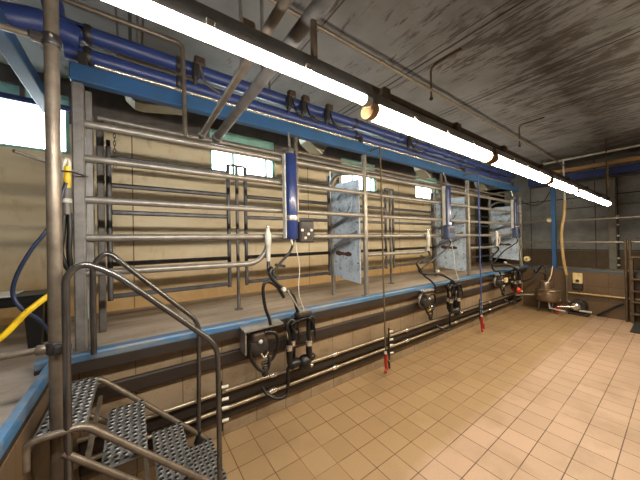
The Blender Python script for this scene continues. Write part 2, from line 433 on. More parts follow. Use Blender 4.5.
# left wall with four window openings
WINS = [(-1.50,-.54), (.875,1.86), (3.25,4.22), (5.62,6.60)]; WZ0, WZ1 = 2.60, 3.23
w = MB(); xs = [X0] + [q for a in WINS for q in a] + [XB]
w.box(((X0+XB)/2, YW+.12, (DZ+WZ0)/2-.02), (XB-X0, .24, WZ0-DZ+.04))
w.box(((X0+XB)/2, YW+.12, (CZ+WZ1)/2+.05), (XB-X0, .24, CZ-WZ1+.1))
for i in range(0, len(xs), 2): w.box(((xs[i]+xs[i+1])/2, YW+.12, (WZ0+WZ1)/2), (xs[i+1]-xs[i], .24, WZ1-WZ0))
struct(w.build('wall_left', WALL), 'tan painted wall with dark upper band behind the stalls', 'wall')
for i, (a, b) in enumerate(WINS):
    lab = ['left edge of the photo', 'behind the first stall', 'behind the second stall, partly covered by a grey panel', 'far end of the window wall'][i]
    o = bpy.data.objects.new('window_%d' % (i+1), None); COL.objects.link(o); o.location = ((a+b)/2, YW+.1, WZ0)
    struct(o, 'bright overexposed window with mint frame, ' + lab, 'window')
    f = MB(); t = .035; y = YW+.06; cx = (a+b)/2
    f.box((cx, y, WZ0+t/2), (b-a, .06, t)); f.box((cx, y, WZ1-t/2), (b-a, .06, t))
    for x in (a+t/2, b-t/2): f.box((x, y, (WZ0+WZ1)/2), (t, .06, WZ1-WZ0-2*t))
    f.box((a+(b-a)*.335, y, (WZ0+WZ1)/2), (.03, .05, WZ1-WZ0-2*t))
    f.box((a+(b-a)*.86, y, (WZ0+WZ1)/2), (.03, .05, WZ1-WZ0-2*t))
    f.box((cx, y, WZ1-.075), (b-a-2*t, .045, .10))
    f.build('window_frame', MINT, o)
    MB().box((cx, YW+.075, (WZ0+WZ1)/2), (b-a-2*t, .006, WZ1-WZ0-2*t)).build('window_pane', GLASS, o)
# back wall with a dark doorway, right wall, near wall, ceiling
bw = MB()
bw.box((XB+.1, (YR+3.0)/2, (DZ+CZ)/2), (.2, 3.0-YR, CZ-DZ+.06)); bw.box((XB+.1, (3.0+YW)/2, (2.95+CZ)/2), (.2, YW-3.0, CZ-2.95+.06))
bw.box((XB+.5, (3.0+YW)/2, 3.0), (1.0, YW-3.0+.3, .1)); bw.box((XB+.5, (3.0+YW)/2, DZ-.05), (1.0, YW-3.0+.3, .1)); bw.box((XB+.9, (3.0+YW)/2, (DZ+2.95)/2), (.1, YW-3.0+.4, 2.95-DZ+.2)); bw.box((XB+.55, 2.95, (DZ+2.95)/2), (.9, .1, 2.95-DZ)); bw.box((XB+.5, YW+.05, (DZ+2.95)/2), (1.1, .1, 2.95-DZ))
struct(bw.build('wall_back', DWALL), 'grey stained concrete wall beyond the far end of the pit', 'wall')
d1 = MB().box((XB+.42, (3.0+YW)/2, (DZ+2.93)/2), (.06, YW-3.0-.02, 2.93-DZ)).build('door_1', BLACKV)
struct(d1, 'dark doorway at the end of the stalls', 'door')
struct(MB().box(((X0+XB)/2, YR-.1, CZ/2), (XB-X0, .2, CZ+.1)).build('wall_right', DWALL), 'grey concrete wall on the right of the pit', 'wall')
struct(MB().box((X0-.1, (YR+YW)/2, CZ/2), (.2, YW-YR, CZ+.1)).build('wall_near', DWALL), 'grey concrete wall behind the stair end of the pit', 'wall')
struct(MB().box(((X0+XB)/2, (YR+YW)/2, CZ+.06), (XB-X0+.4, YW-YR+.4, .12)).build('ceiling', CEIL), 'grey concrete plank ceiling streaked with dark mould', 'ceiling')

# ------------------------------------------------------------------ support pole and stairs at the left
PXX, PYY = -.287, 1.64
SP = thing('support_pole', (PXX, PYY, 0), 'tall upright steel pole at the left, two clamped side pipes', 'pole')
MB().tube([(PXX,PYY,0), (PXX,PYY,CZ)], .026, 16).build('pole', STEELB, SP)
for z in (2.55, 1.18):
    c = MB(); c.lathe([(.030,-.026),(.034,-.020),(.034,.020),(.030,.026)], (PXX,PYY,z))
    if z < 2: c.box((PXX+.028,PYY-.045,z), (.06,.03,.04), None, .008)
    else: c.box((PXX-.03,PYY,z), (.08,.05,.035), None, .008)
    cl = c.build('clamp', DBOX, SP)
    MB().lathe([(.007,0),(.007,.012),(.003,.015)], (PXX+.005,PYY-.034,z+.004), (0,-1,0), 8).build('bolt', CHROME, cl)
    MB().lathe([(.020,0),(.022,.005),(.022,.03),(.016,.035)], (PXX-.03,PYY,z), (-1,0,0), 12).build('collar', STEELB, cl)
    MB().tube([(PXX-.03,PYY,z), (-2.6,PYY,z)], .0135, 10).build('side_pipe', STEELB, SP)
ST = thing('metal_staircase', (0, 1.86, 0), 'steel staircase with perforated treads and curved handrails at the left', 'stairs')
TR = [(-.36,-.19,.815), (-.14,.045,.585), (.085,.265,.345), (.30,.465,.135)]
for a, b, z in TR:
    t = MB(); y0, y1 = 1.585, 2.135
    t.box(((a+b)/2, (y0+y1)/2, z-.004), (b-a, y1-y0, .006)); t.box((b-.002, (y0+y1)/2, z-.02), (.004, y1-y0, .035)); t.box((a+.002, (y0+y1)/2, z-.02), (.004, y1-y0, .035))
    nx, ny = 5, 15
    for i in range(nx):
        for j in range(ny):
            x = a + (b-a)*(i+.5)/nx + (.0 if j % 2 else .006); y = y0 + (y1-y0)*(j+.5)/ny
            t.mat(0).lathe([(.0150,-.001),(.0135,.006),(.0105,.0065)], (x,y,z), seg=8)
            t.mat(1).lathe([(.0115,.0066),(.0005,.0070)], (x,y,z), seg=8)
    t.mat(0); t.build('tread', [TREAD, HOLE], ST)
far = MB(); far.tube(fillet([(-.37,2.15,.80),(-.19,2.15,.80),(.455,2.15,.115),(.455,2.15,0)], .05), .017, 10); far.build('stringer', STEELB, ST)
near = MB(); near.tube(fillet([(-.37,1.57,.72),(-.37,1.57,.83),(-.19,1.57,.83),(.50,1.57,.11),(.50,1.57,0)], .04), .0155, 10)
near.build('stringer', STEELB, ST)
MB().tube([(-.26,1.57,.74),(.40,1.57,.05),(.43,1.57,0)], .015, 10).build('brace', STEELB, ST)
MB().tube([(-.37,2.15,.70),(-.10,2.15,.46)], .017, 10).build('brace', STEELB, ST)
h = MB(); h.tube(fillet([(-.243,1.57,.0),(-.243,1.57,1.50),(-.19,1.57,1.555),(-.08,1.57,1.50),(.385,1.57,1.045),(.385,1.57,0)], .085, 8), .0145, 12)
h.build('handrail', HAND, ST)
h = MB(); h.tube(fillet([(-.21,2.15,.955),(-.21,2.15,1.51),(-.14,2.15,1.595),(-.06,2.15,1.51),(.395,2.15,1.035),(.38,2.15,.20)], .085, 8), .016, 12)
h.build('handrail', HAND, ST)
MB().lathe([(.035,0),(.03,.02),(.018,.05),(.018,.08)], (.38,2.15,.135), seg=12).build('foot', BLACK, ST)
for x, z in ((-.16,.70),(.06,.46),(.28,.24)):   # tread carriers
    MB().box((x-.02, 1.86, z-.02), (.02, .56, .02)).build('cross_bar', STEELB, ST)

# ------------------------------------------------------------------ stalls
RY = 2.265
PX = [-.28, 2.30, 4.90, 7.46]
nm3 = ['nearest', 'middle', 'farthest']
for k in range(3):
    a, b = PX[k], PX[k+1]
    R_ = thing('stall_railing', ((a+b)/2, RY, EZ), ['pale steel front railing of the stall nearest the stairs', 'front railing of the middle stall, between the two hanging cords', 'front railing of the stall at the far end'][k], 'railing', 'front railings of the stalls')
    def post(x, w=.055, top=2.685, pm=STEEL):
        p = MB().box((x, RY, (EZ+top)/2-.005), (w, .05, top-EZ), None, .008); p.box((x, RY, EZ+.006), (w+.05, .085, .008)); p.build('post', pm, R_)
    if k == 0:
        post(a, .06, 2.685, POSTG); 
        pp = MB().box((a+.05, RY+.03, 1.80), (.03,.03,1.70)); pp.build('post', POSTG, R_)
    post(b, .05, 2.675 if k < 2 else 2.60)
    for z in (2.425, 2.20, 1.93, 1.68):
        MB().tube([(a+.03 if k == 0 else a+.025, RY, z), (b-.025, RY, z)], .025 if z < 2.3 else .027, 10).build('rail', STEEL, R_)
    xb = [1.02, 3.66, 6.24][k]
    MB().tube([(a+.025,RY,1.45)] + [(xb-.20+.20*math.sin(t*PI/20), RY, 1.64-.20*math.cos(t*PI/20)) for t in range(11)] + [(xb,RY,1.69)], .024, 12).build('curved_rail', STEEL, R_)
    xs_ = {0:1.30, 1:4.00, 2:6.95}[k]
    MB().box((xs_+.045, RY+.005, 2.15), (.028,.03,1.06)).build('upright', STEELB, R_)
# thin pipes running the whole length above the railings
tag(MB().tube([(1.2,2.29,2.545),(7.5,2.29,2.53)], .014, 8).build('thin_pipe', STEELB), 'thin steel pipe running above the front railings', 'pipe')
tag(MB().tube([(-.24,2.95,2.735),(7.5,2.95,2.725)], .032, 10).build('gate_header_pipe', STEEL), 'thick grey pipe carrying the gates at the rear of the stalls', 'pipe')
# rear gates
order = ['first','second','third','fourth','fifth','sixth']
gi = 0
for k in range(3):
    bx = 2.62*k
    for (a, b) in ((-.17,.865), (1.06,2.27)):
        g = thing('stall_gate', ((a+b)/2+bx, 2.95, 1.16), order[gi] + ' dark barred gate from the left at the rear of the stalls', 'gate', 'rear stall gates'); gi += 1
        for x in (a, b): MB().tube([(x+bx,2.95,1.14),(x+bx,2.95,2.50)], .021, 8).build('upright', GATES, g)
        for z in (2.405, 2.16, 1.92, 1.46, 1.175):
            MB().box(((a+b)/2+bx, 2.95, z), (b-a-.03, .034, .042), None, .010).build('bar', GATES, g)
        MB().box((a+bx+(0 if a < 0 else b-a), 2.95, 2.53), (.03,.05,.05), None, .006).build('hinge', DBOX, g)
    P = thing('gate_post', (.955+bx, 2.93, DZ), ['slim centre post between the two gates of the nearest stall', 'slim centre post between the two gates of the middle stall', 'slim centre post between the two gates of the farthest stall'][k], 'post')
    MB().tube([(.955+bx,2.93,DZ),(.955+bx,2.93,2.49)], .019, 10).build('upright', STEELD, P)
    MB().box((.955+bx,2.93,2.495), (.17,.03,.02), None, .004).build('cap_bar', STEELD, P)
    MB().lathe([(.05,0),(.05,.008)], (.955+bx,2.93,DZ), seg=12).build('foot_plate', STEELD, P)
# stall end panels with their rear posts
for k, x in enumerate([-.26, 2.245, 4.865, 7.43]):
    E = thing('stall_divider', (x, 2.5, DZ), ['narrow grey sheet panel seen edge on beside the left railing post', 'scuffed pale blue-grey sheet panel between nearest and middle stalls', 'grey sheet panel between the middle and farthest stalls', 'pale sheet panel at the far end of the last stall'][k], 'panel', 'sheet panels between stalls')
    y0, y1 = 2.295, (2.50, 2.81, 2.84, 2.86)[k]
    z0, z1 = (1.13, 1.13, 1.06, 1.11)[k], 2.375
    p = MB(); p.prism([(x,y0,z0-.03),(x,y1,z0+.02),(x,y1,2.35),(x,y1-.10,2.39),(x,y0,z1)], (-.012,0,0))
    p.prism([(x-.013,y1-.012,z0+.03),(x+.018,y1-.012,z0+.03),(x+.018,y1-.012,2.34),(x-.013,y1-.012,2.34)], (0,.012,0))
    sh = p.build('sheet', PANEL, E)
    if k:
        # pressed ring, rubbed patches and a rust smear on the sheet's near face
        ring = [(x-.017, 2.57+.15*math.cos(t*PI/12), 2.11+.15*math.sin(t*PI/12)) for t in range(25)]
        MB().tube(ring, .012, 6, False).build('pressed_ring', PANEL, sh)
        xx = x-.0125
        um = [(xx, 2.57+.13*math.cos(t), 2.06+.13*math.sin(t)) for t in [PI*1.05+PI*.9*q/10 for q in range(11)]] + [(xx, 2.57+.09*math.cos(t), 2.09+.10*math.sin(t)) for t in [PI*1.95-PI*.9*q/10 for q in range(11)]]
        MB().prism(um, (-.002,0,0)).build('grime_mark', PANELD, sh)
        for p in ([(2.80,1.50),(2.80,1.57),(2.55,1.68),(2.33,1.76),(2.33,1.70),(2.55,1.61)], [(2.80,1.79),(2.80,1.84),(2.60,1.92),(2.42,1.98),(2.42,1.94),(2.60,1.86)]):
            MB().prism([(xx,y,z) for y, z in p], (-.002,0,0)).build('scuff', PANELD, sh)
        rp = [(2.44,1.475),(2.50,1.50),(2.57,1.485),(2.64,1.495),(2.71,1.51),(2.76,1.49),(2.75,1.455),(2.68,1.44),(2.60,1.455),(2.52,1.435),(2.45,1.445)]
        MB().prism([(xx,y,z-.01) for y, z in rp], (-.003,0,0)).build('rust_stain', RUSTM, sh)
        for y, z in ((2.33,1.85),(2.33,1.35),(2.76,1.85),(2.76,1.35)): MB().lathe([(.012,0),(.010,.008)], (x-.012,y,z), (-1,0,0), 8).build('bolt', STEELD, sh)
    yp = (2.62, 2.84, 2.87, 2.89)[k]
    MB().box((x, yp, (DZ+2.62)/2), (.042,.042,2.62-DZ), None, .006).build('post', STEEL if k else STEELD, E)
    for z in (1.30, 2.10): MB().tube([(x,y1-.02,z),(x,yp,z)], .012, 8).build('bracket', STEELD, E)
    if k:
        MB().tube(fillet([(x-.03,yp,2.42),(x-.02,2.72,2.52),(x+.02,2.34,2.46)], .1), .022, 10).build('curved_arm', STEEL, E)
# gate end posts beside the panels
for k, x in enumerate([-.225, 2.335, 4.955]):
    tag(MB().box((x, 2.95, (DZ+2.70)/2), (.05,.05,2.70-DZ), None, .008).build('rear_post', [STEELD]), ['dark rear post at the left end of the gates', 'rear post behind the scuffed panel, nearest and middle stalls', 'rear post behind the middle and farthest stalls'][k], 'post')
# chains at the left end
for j, (x, y, z1, n) in enumerate([(-.205,2.925,2.69,16), (-.125,2.925,2.70,12)]):
    c = MB()
    for i in range(n):
        z = z1 - i*.034; pts = []
        for q in range(13):
            a = 2*PI*q/12; u = .0085*math.cos(a); h_ = .022*math.sin(a)
            pts.append((x+u, y, z+h_) if i % 2 else (x, y+u, z+h_))
        c.tube(pts, .0032, 5, False)
    tag(c.build('chain', CHAIN), ['longer chain hanging beside the left gate post', 'shorter chain hanging at the left end of the gate'][j], 'chain')
# feed hoppers
for k, (x, lab) in enumerate([(.15,'pale sheet feed hopper under the blue beam above the nearest stall'), (2.10,'feed hopper with bright sloping edge behind the blue beam, over the sheet panel'), (4.72,'feed hopper under the blue beam between middle and farthest stalls'), (7.25,'feed hopper under the blue beam at the far end')]):
    H = thing('feed_hopper', (x, 2.95, 2.85), lab, 'hopper', 'feed hoppers')
    if k == 0: poly = [(-.26,3.36),(-.22,3.12),(-.19,3.0),(-.12,2.935),(-.06,2.93),(.30,2.99),(.38,3.36)]
    else: poly = [(-.28,3.2),(-.20,2.97),(.02,2.83),(.13,2.95),(.15,3.2)]
    MB().prism([(x+u, 2.88, z) for u, z in poly], (0,.2,0)).build('bin', HOPPER, H)
    e = MB(); pts = poly[1:6] if k == 0 else poly[:3]
    e.tube([(x+u, 2.875, z-.004) for u, z in pts], .008, 6); e.build('rim', WHITE if k else STEEL, H)
    MB().tube([(x-.05,2.98,3.18),(x-.05,2.98,CZ)], .02, 8).build('hanger', STEELD, H)

# ------------------------------------------------------------------ overhead beam, blue pipes
tag(MB().box((3.55, 2.30, 2.757), (7.74, .07, .112), None, .006).build('blue_beam', BLUE), 'long blue steel beam above the front railings', 'beam')
BY = 2.42
up = thing('vacuum_pipe', (3.4, BY, 3.11), 'upper long dark-blue pipe running above the blue beam', 'pipe')
MB().tube([(-.30,BY,3.11),(7.55,BY,3.11)], .055, 14).build('pipe', BLUEP, up)
MB().tube(fillet([(-.26,BY,3.11),(-.40,BY,3.12),(-.44,BY+.02,CZ)], .12), .055, 14).build('elbow', BLUEP, up)
lo = thing('milk_vapour_pipe', (3.4, BY, 2.96), 'lower long dark-blue pipe just above the blue beam', 'pipe')
MB().tube([(-.36,BY,2.955),(7.3,BY,2.955)], .052, 14).build('pipe', BLUEP, lo)
for x in (-.24, .32, 2.30, 3.55, 4.9, 6.2):
    c = MB()
    for z, r, par in ((3.11,.058,up),(2.955,.056,lo)):
        MB().lathe([(r,-.022),(r+.006,-.015),(r+.006,.015),(r,.022)], (x,BY,z), (1,0,0), 14).build('pipe_clamp', DBOX, par)
for x in (3.2, 3.9, 4.5, 5.1, 5.7, 6.5, 7.1):
    MB().lathe([(.056,-.05),(.068,-.04),(.068,.04),(.056,.05)], (x,BY,3.11), (1,0,0), 14).build('coupling', BLUEP, up)
for x in (-.26, 2.3, 4.9, 7.2):
    MB().box((x, BY-.045, 2.86), (.04,.16,.10)).build('saddle', DBOX, lo)
for x in (.05, 1.15, 2.55, 5.3):
    MB().tube([(x,BY+.02,3.14),(x,BY+.02,CZ)], .010, 6).build('hanger_rod', STEELD, up)
tag(MB().tube([(-.2,2.335,2.862),(7.3,2.335,2.862)], .013, 8).build('silver_conduit', CHROME), 'thin silver conduit lying on the blue beam', 'conduit')
tag(MB().tube(smooth_path([(-2.6,2.38,2.93),(-1.6,2.38,2.96),(-.90,2.36,2.99),(-.62,2.35,3.01),(-.45,2.36,3.05),(-.28,2.38,3.03)]), .075, 14).build('corrugated_hose', BLUEP), 'thick blue hose coming in at the top left to the pipes', 'hose')
def blue_y():
    return MB().box((-.62, 2.75, 2.90), (.09, 1.30, .09), None, .006)
tag(blue_y().build('cross_beam', BLUE), 'short blue beam end on at the top left, under the blue hose', 'beam')
tag(MB().tube([(-2.6,3.72,3.06),(-.40,3.72,3.06)], .03, 10).build('wall_pipe', BLUEP), 'purple-blue pipe crossing the left window', 'pipe')
tag(MB().box((-.86,3.74,3.24), (.035,.035,.30)).build('pipe_hanger', STEELD), 'small steel hanger holding the pipe at the left window', 'hanger')
for i, (x, lab) in enumerate([(.47,'dark valve box alone on the upper blue pipe, left of the diagonal pipes'), (1.35,'left dark valve box of three close together on the blue pipe'), (1.52,'middle dark valve box of three close together on the blue pipe'), (1.84,'right dark valve box of three close together on the blue pipe'), (3.35,'dark valve box on the blue pipe above the middle stall')]):
    Vb = thing('valve_box', (x, 2.36, 3.02), lab, 'valve', 'valve boxes on the blue pipes')
    MB().box((x, 2.345, 3.15), (.085,.06,.075), None, .012).build('cap', BROWNB, Vb)
    MB().box((x-.03, 2.345, 3.06), (.05,.06,.13), None, .010).build('body', DBOX, Vb)
    MB().tube(smooth_path([(x,2.335,3.11),(x+.02,2.325,3.02),(x+.06,2.32,2.96),(x+.16,2.33,2.93)]), .010, 8).build('tube', STEELD if i == 0 else BLACK, Vb)
    MB().tube([(x-.035,2.345,3.0),(x-.035,2.36,2.955)], .016, 8).build('spout', DBOX, Vb)
for i, (x, r, lab) in enumerate([(.46,.020,'thinner of two steel pipes crossing above the pit at the top'), (.575,.030,'thicker of two steel pipes crossing above the pit at the top')]):
    c = thing('cross_pipe', (x, .4, 2.5), lab, 'pipe')
    MB().tube([(x,YR,2.505),(x,2.30,2.505)], r, 12).build('pipe', STEELB if i == 0 else STEELD, c)
    MB().lathe([(r+.008,-.03),(r+.010,-.02),(r+.010,.02),(r+.008,.03)], (x,2.24,2.505), (0,1,0), 12).build('clamp', STEELD, c)
    MB().tube([(x,1.3,2.52),(x,1.3,CZ)], .010, 6).build('hanger_rod', STEELD, c)
tag(MB().tube(fillet([(-2.6,2.22,3.16),(.325,2.22,3.16),(.335,2.22,2.45)], .05), .016, 8).build('bent_conduit', STEELB), 'bent steel conduit dropping to the railing at upper left', 'conduit')

# ------------------------------------------------------------------ lamps
LY0, LZ = .80, 2.205
TRK = thing('lamp_track', (3.4, .80, 2.36), 'dark steel rail carrying the row of tube lights', 'rail')
MB().tube([(-1.2,.82,2.315),(7.1,.82,2.315)], .019, 10).build('rail', BROWNST, TRK)
for x in (-.55,.30,.95,1.6,2.3,3.2,4.2,5.2,6.3,7.0):
    MB().box((x,.805,2.29), (.05,.06,.075), None, .008).build('clamp', BROWNST, TRK)
MB().tube([(.575,.82,2.315),(.575,.82,2.48)], .014, 8).build('hanger', BROWNST, TRK)
MB().tube([(7.05,.82,2.315),(7.05,.82,CZ)], .010, 8).build('hanger', BROWNST, TRK)
fx = [(-.45,.80), (.84,2.05), (2.09,3.38), (3.44,4.50), (4.56,5.78), (5.84,7.0)]
flab = ['long white tube light nearest the camera, running out of the top', 'tube light starting at the visible joint in the middle of the row', 'third tube light from the near end of the row', 'fourth tube light from the near end of the row', 'fifth tube light from the near end, next to last', 'last and smallest tube light at the far end of the row']
for i, (a, b) in enumerate(fx):
    LY = .748 if i == 0 else LY0; q_ = .46 if i == 0 else .92
    L = thing('tube_light', ((a+b)/2, LY, LZ), flab[i], 'lamp', 'row of tube lights')
    hw = .046*q_; h0 = LZ-.005+.036*q_*.62; hz = MB(); hz.prism([(a,LY-hw*.8,h0),(a,LY+hw*.8,h0),(a,LY+hw*.7,LZ+.060),(a,LY-hw*.7,LZ+.060)], (b-a,0,0)); hz.build('housing', STEELD, L)
    d = MB(); n = 18; e = .035
    prof = [(LY+.042*q_*math.cos(t), LZ-.005+.038*q_*math.sin(t)) for t in [PI*.78 + PI*1.44*q/n for q in range(n+1)]]
    vs = []
    for x in (a+e, b-e): vs += [(x,y,z) for y, z in prof]
    d._add(vs, [(q, q+n+1, q+n+2, q+1)[::-1] for q in range(n)], True); d._add(vs, [tuple(range(n+1)), tuple(range(2*n+1,n,-1))])
    d.build('diffuser', LAMPC if i == 0 else LAMPW, L)
    for x0, x1 in ((a,a+e),(b-e,b)):
        c = MB().prism([(x0,y,z) for y, z in [(LY+.044*q_*math.cos(2*PI*q/n), LZ-.005+.040*q_*math.sin(2*PI*q/n)) for q in range(n)]], (x1-x0,0,0)); c.build('end_cap', GUNGREY if i == 0 else CAPTAN, L)
    for q in (.25,.5,.75):
        MB().box((a+(b-a)*q, LY-hw*.9, h0+.008), (.022,.008,.022), None, .002).build('clip', CHROME, L)

# ceiling water pipe
cp = thing('ceiling_pipe', (3.5, 1.49, 3.15), 'thin steel water pipe hanging under the mouldy ceiling', 'pipe')
MB().tube([(.0,1.49,3.15),(XE-.1,1.49,3.15)], .014, 8).build('pipe', STEELB, cp)
for x in (2.50, 4.95):
    MB().tube(fillet([(x,1.49,3.07),(x,1.49,3.385),(x,1.18,3.388)], .06), .011, 8).build('hanger', BROWNST, cp)
    MB().ball((x,1.49,3.065), .02).build('hanger_end', BLACK, cp)
for x in (1.75, 3.7, 5.9): MB().lathe([(.018,-.03),(.02,-.02),(.02,.02),(.018,.03)], (x,1.49,3.15), (1,0,0), 10).build('coupling', STEELB, cp)

# ------------------------------------------------------------------ pipes on the pit wall
for z, r, y, lab in ((.404,.0155,2.215,'upper stainless milk pipe along the pit wall'), (.262,.0155,2.215,'lower stainless milk pipe along the pit wall')):
    p = thing('milk_pipe', (3.8, y, z), lab, 'pipe', 'milk pipes along the pit wall')
    MB().tube([(-.30,y,z+.012),(7.3,y,z-.03)], r, 16).build('pipe', BRASSY, p)
    for x in (1.02, 1.75, 3.0, 4.3, 5.6): MB().lathe([(r+.001,-.035),(r+.007,-.03),(r+.007,.03),(r+.002,.035)], (x,y,z+.012-.0055*x), (1,0,0), 16).build('union', CHROME, p)
for z, hgt, lab in ((.655,.105,'dark brown duct along the pit wall just below the blue edge'), (.335,.105,'dark brown strip standing for the shade under the upper milk pipe'), (.198,.08,'dark brown strip standing for the shade under the lower milk pipe, just above the bottom tiles')):
    tag(MB().box((3.55, 2.265, z), (7.7, .045, hgt), None, .010).build('duct_and_shade_strip', DUCTSHADE), lab, 'duct', 'dark ducts along the pit wall')  # lower two strips paint the shade bands below the milk pipes
for k, x in enumerate((.555, 2.60, 5.1)):
    B = thing('pipe_bracket', (x, 2.20, .2), ['black bracket with white clips beside the stair foot', 'black bracket with white clips behind the nearer red handle', 'black bracket with white clips near the farther red handle'][k], 'bracket', 'pipe brackets with white clips')
    MB().box((x, 2.185, .32), (.018,.012,.40)).build('strip', BLACK, B)
    for z in (.47,.37,.30,.20):
        MB().tube([(x+.005,2.18,z),(x+.055,2.17,z)], .013, 8).build('clip', WHITE, B)

# ------------------------------------------------------------------ milking equipment
def tube_unit(k, x):
    U = thing('cluster_remover', (x, 2.20, 1.62), ['tall navy cylinder with dark keypad on the nearest stall railing', 'navy cylinder with control box on the middle stall railing', 'navy cylinder with control box on the farthest stall railing'][k], 'milking control unit', 'cluster removers on the railings')
    MB().lathe([(.056,1.655),(.062,1.665),(.062,2.455),(.056,2.465)], (x,2.195,0), seg=20).build('cylinder', NAVY, U)
    MB().box((x-.064, 2.205, 2.06), (.016,.055,.80), None, .005).build('side_strip', GUNGREY, U)  # pale grey strip down the full left side
    MB().lathe([(.0635,1.83),(.065,1.835),(.065,1.875),(.0635,1.88)], (x,2.195,0), seg=20).build('band', CHROME, U)
    MB().lathe([(.030,2.46),(.036,2.47),(.036,2.52),(.02,2.53)], (x,2.195,0), seg=14).build('top_cap', STEELD, U)
    MB().tube([(x,2.20,2.52),(x+.01,2.235,2.69)], .012, 8).build('hanging_rod', CHROME, U)
    if k == 0:
        kp = MB().box((x+.16, 2.185, 1.725), (.165,.05,.215), None, .012).build('keypad_box', DBOX, U)
        s = MB().box((x+.155,2.157,1.79), (.13,.004,.045)).build('display', BLACK, kp)
        for i in range(4):
            for j in range(3):
                MB().box((x+.10+.036*i, 2.158, 1.74-.038*j), (.026,.008,.024), None, .003).build('button', WHITE if (i+j) % 3 == 0 else BROWNB, kp)
    else:
        kp = MB().box((x-.03, 2.15, 1.73), (.20,.10,.22), None, .015).build('control_box', GREYBL, U)
        MB().box((x-.03,2.098,1.755), (.13,.004,.08)).build('display', BLACK, kp)
        MB().box((x-.02, 2.165, 2.05), (.10,.05,.72), None, .01).build('cover', GREYBL, U)
    MB().tube([(x-.02,2.17,1.655),(x-.035,2.12,1.60)], .010, 6).build('nozzle', WHITE, U)
    MB().tube(smooth_path([(x+.02,2.17,1.64),(x+.035,2.12,1.40),(x+.0,2.08,1.16),(x+.04,2.06,1.0)]), .004, 6).build('pull_cord', GUNGREY, U)
for k, x in enumerate((1.235, 4.06, 6.86)): tube_unit(k, x)

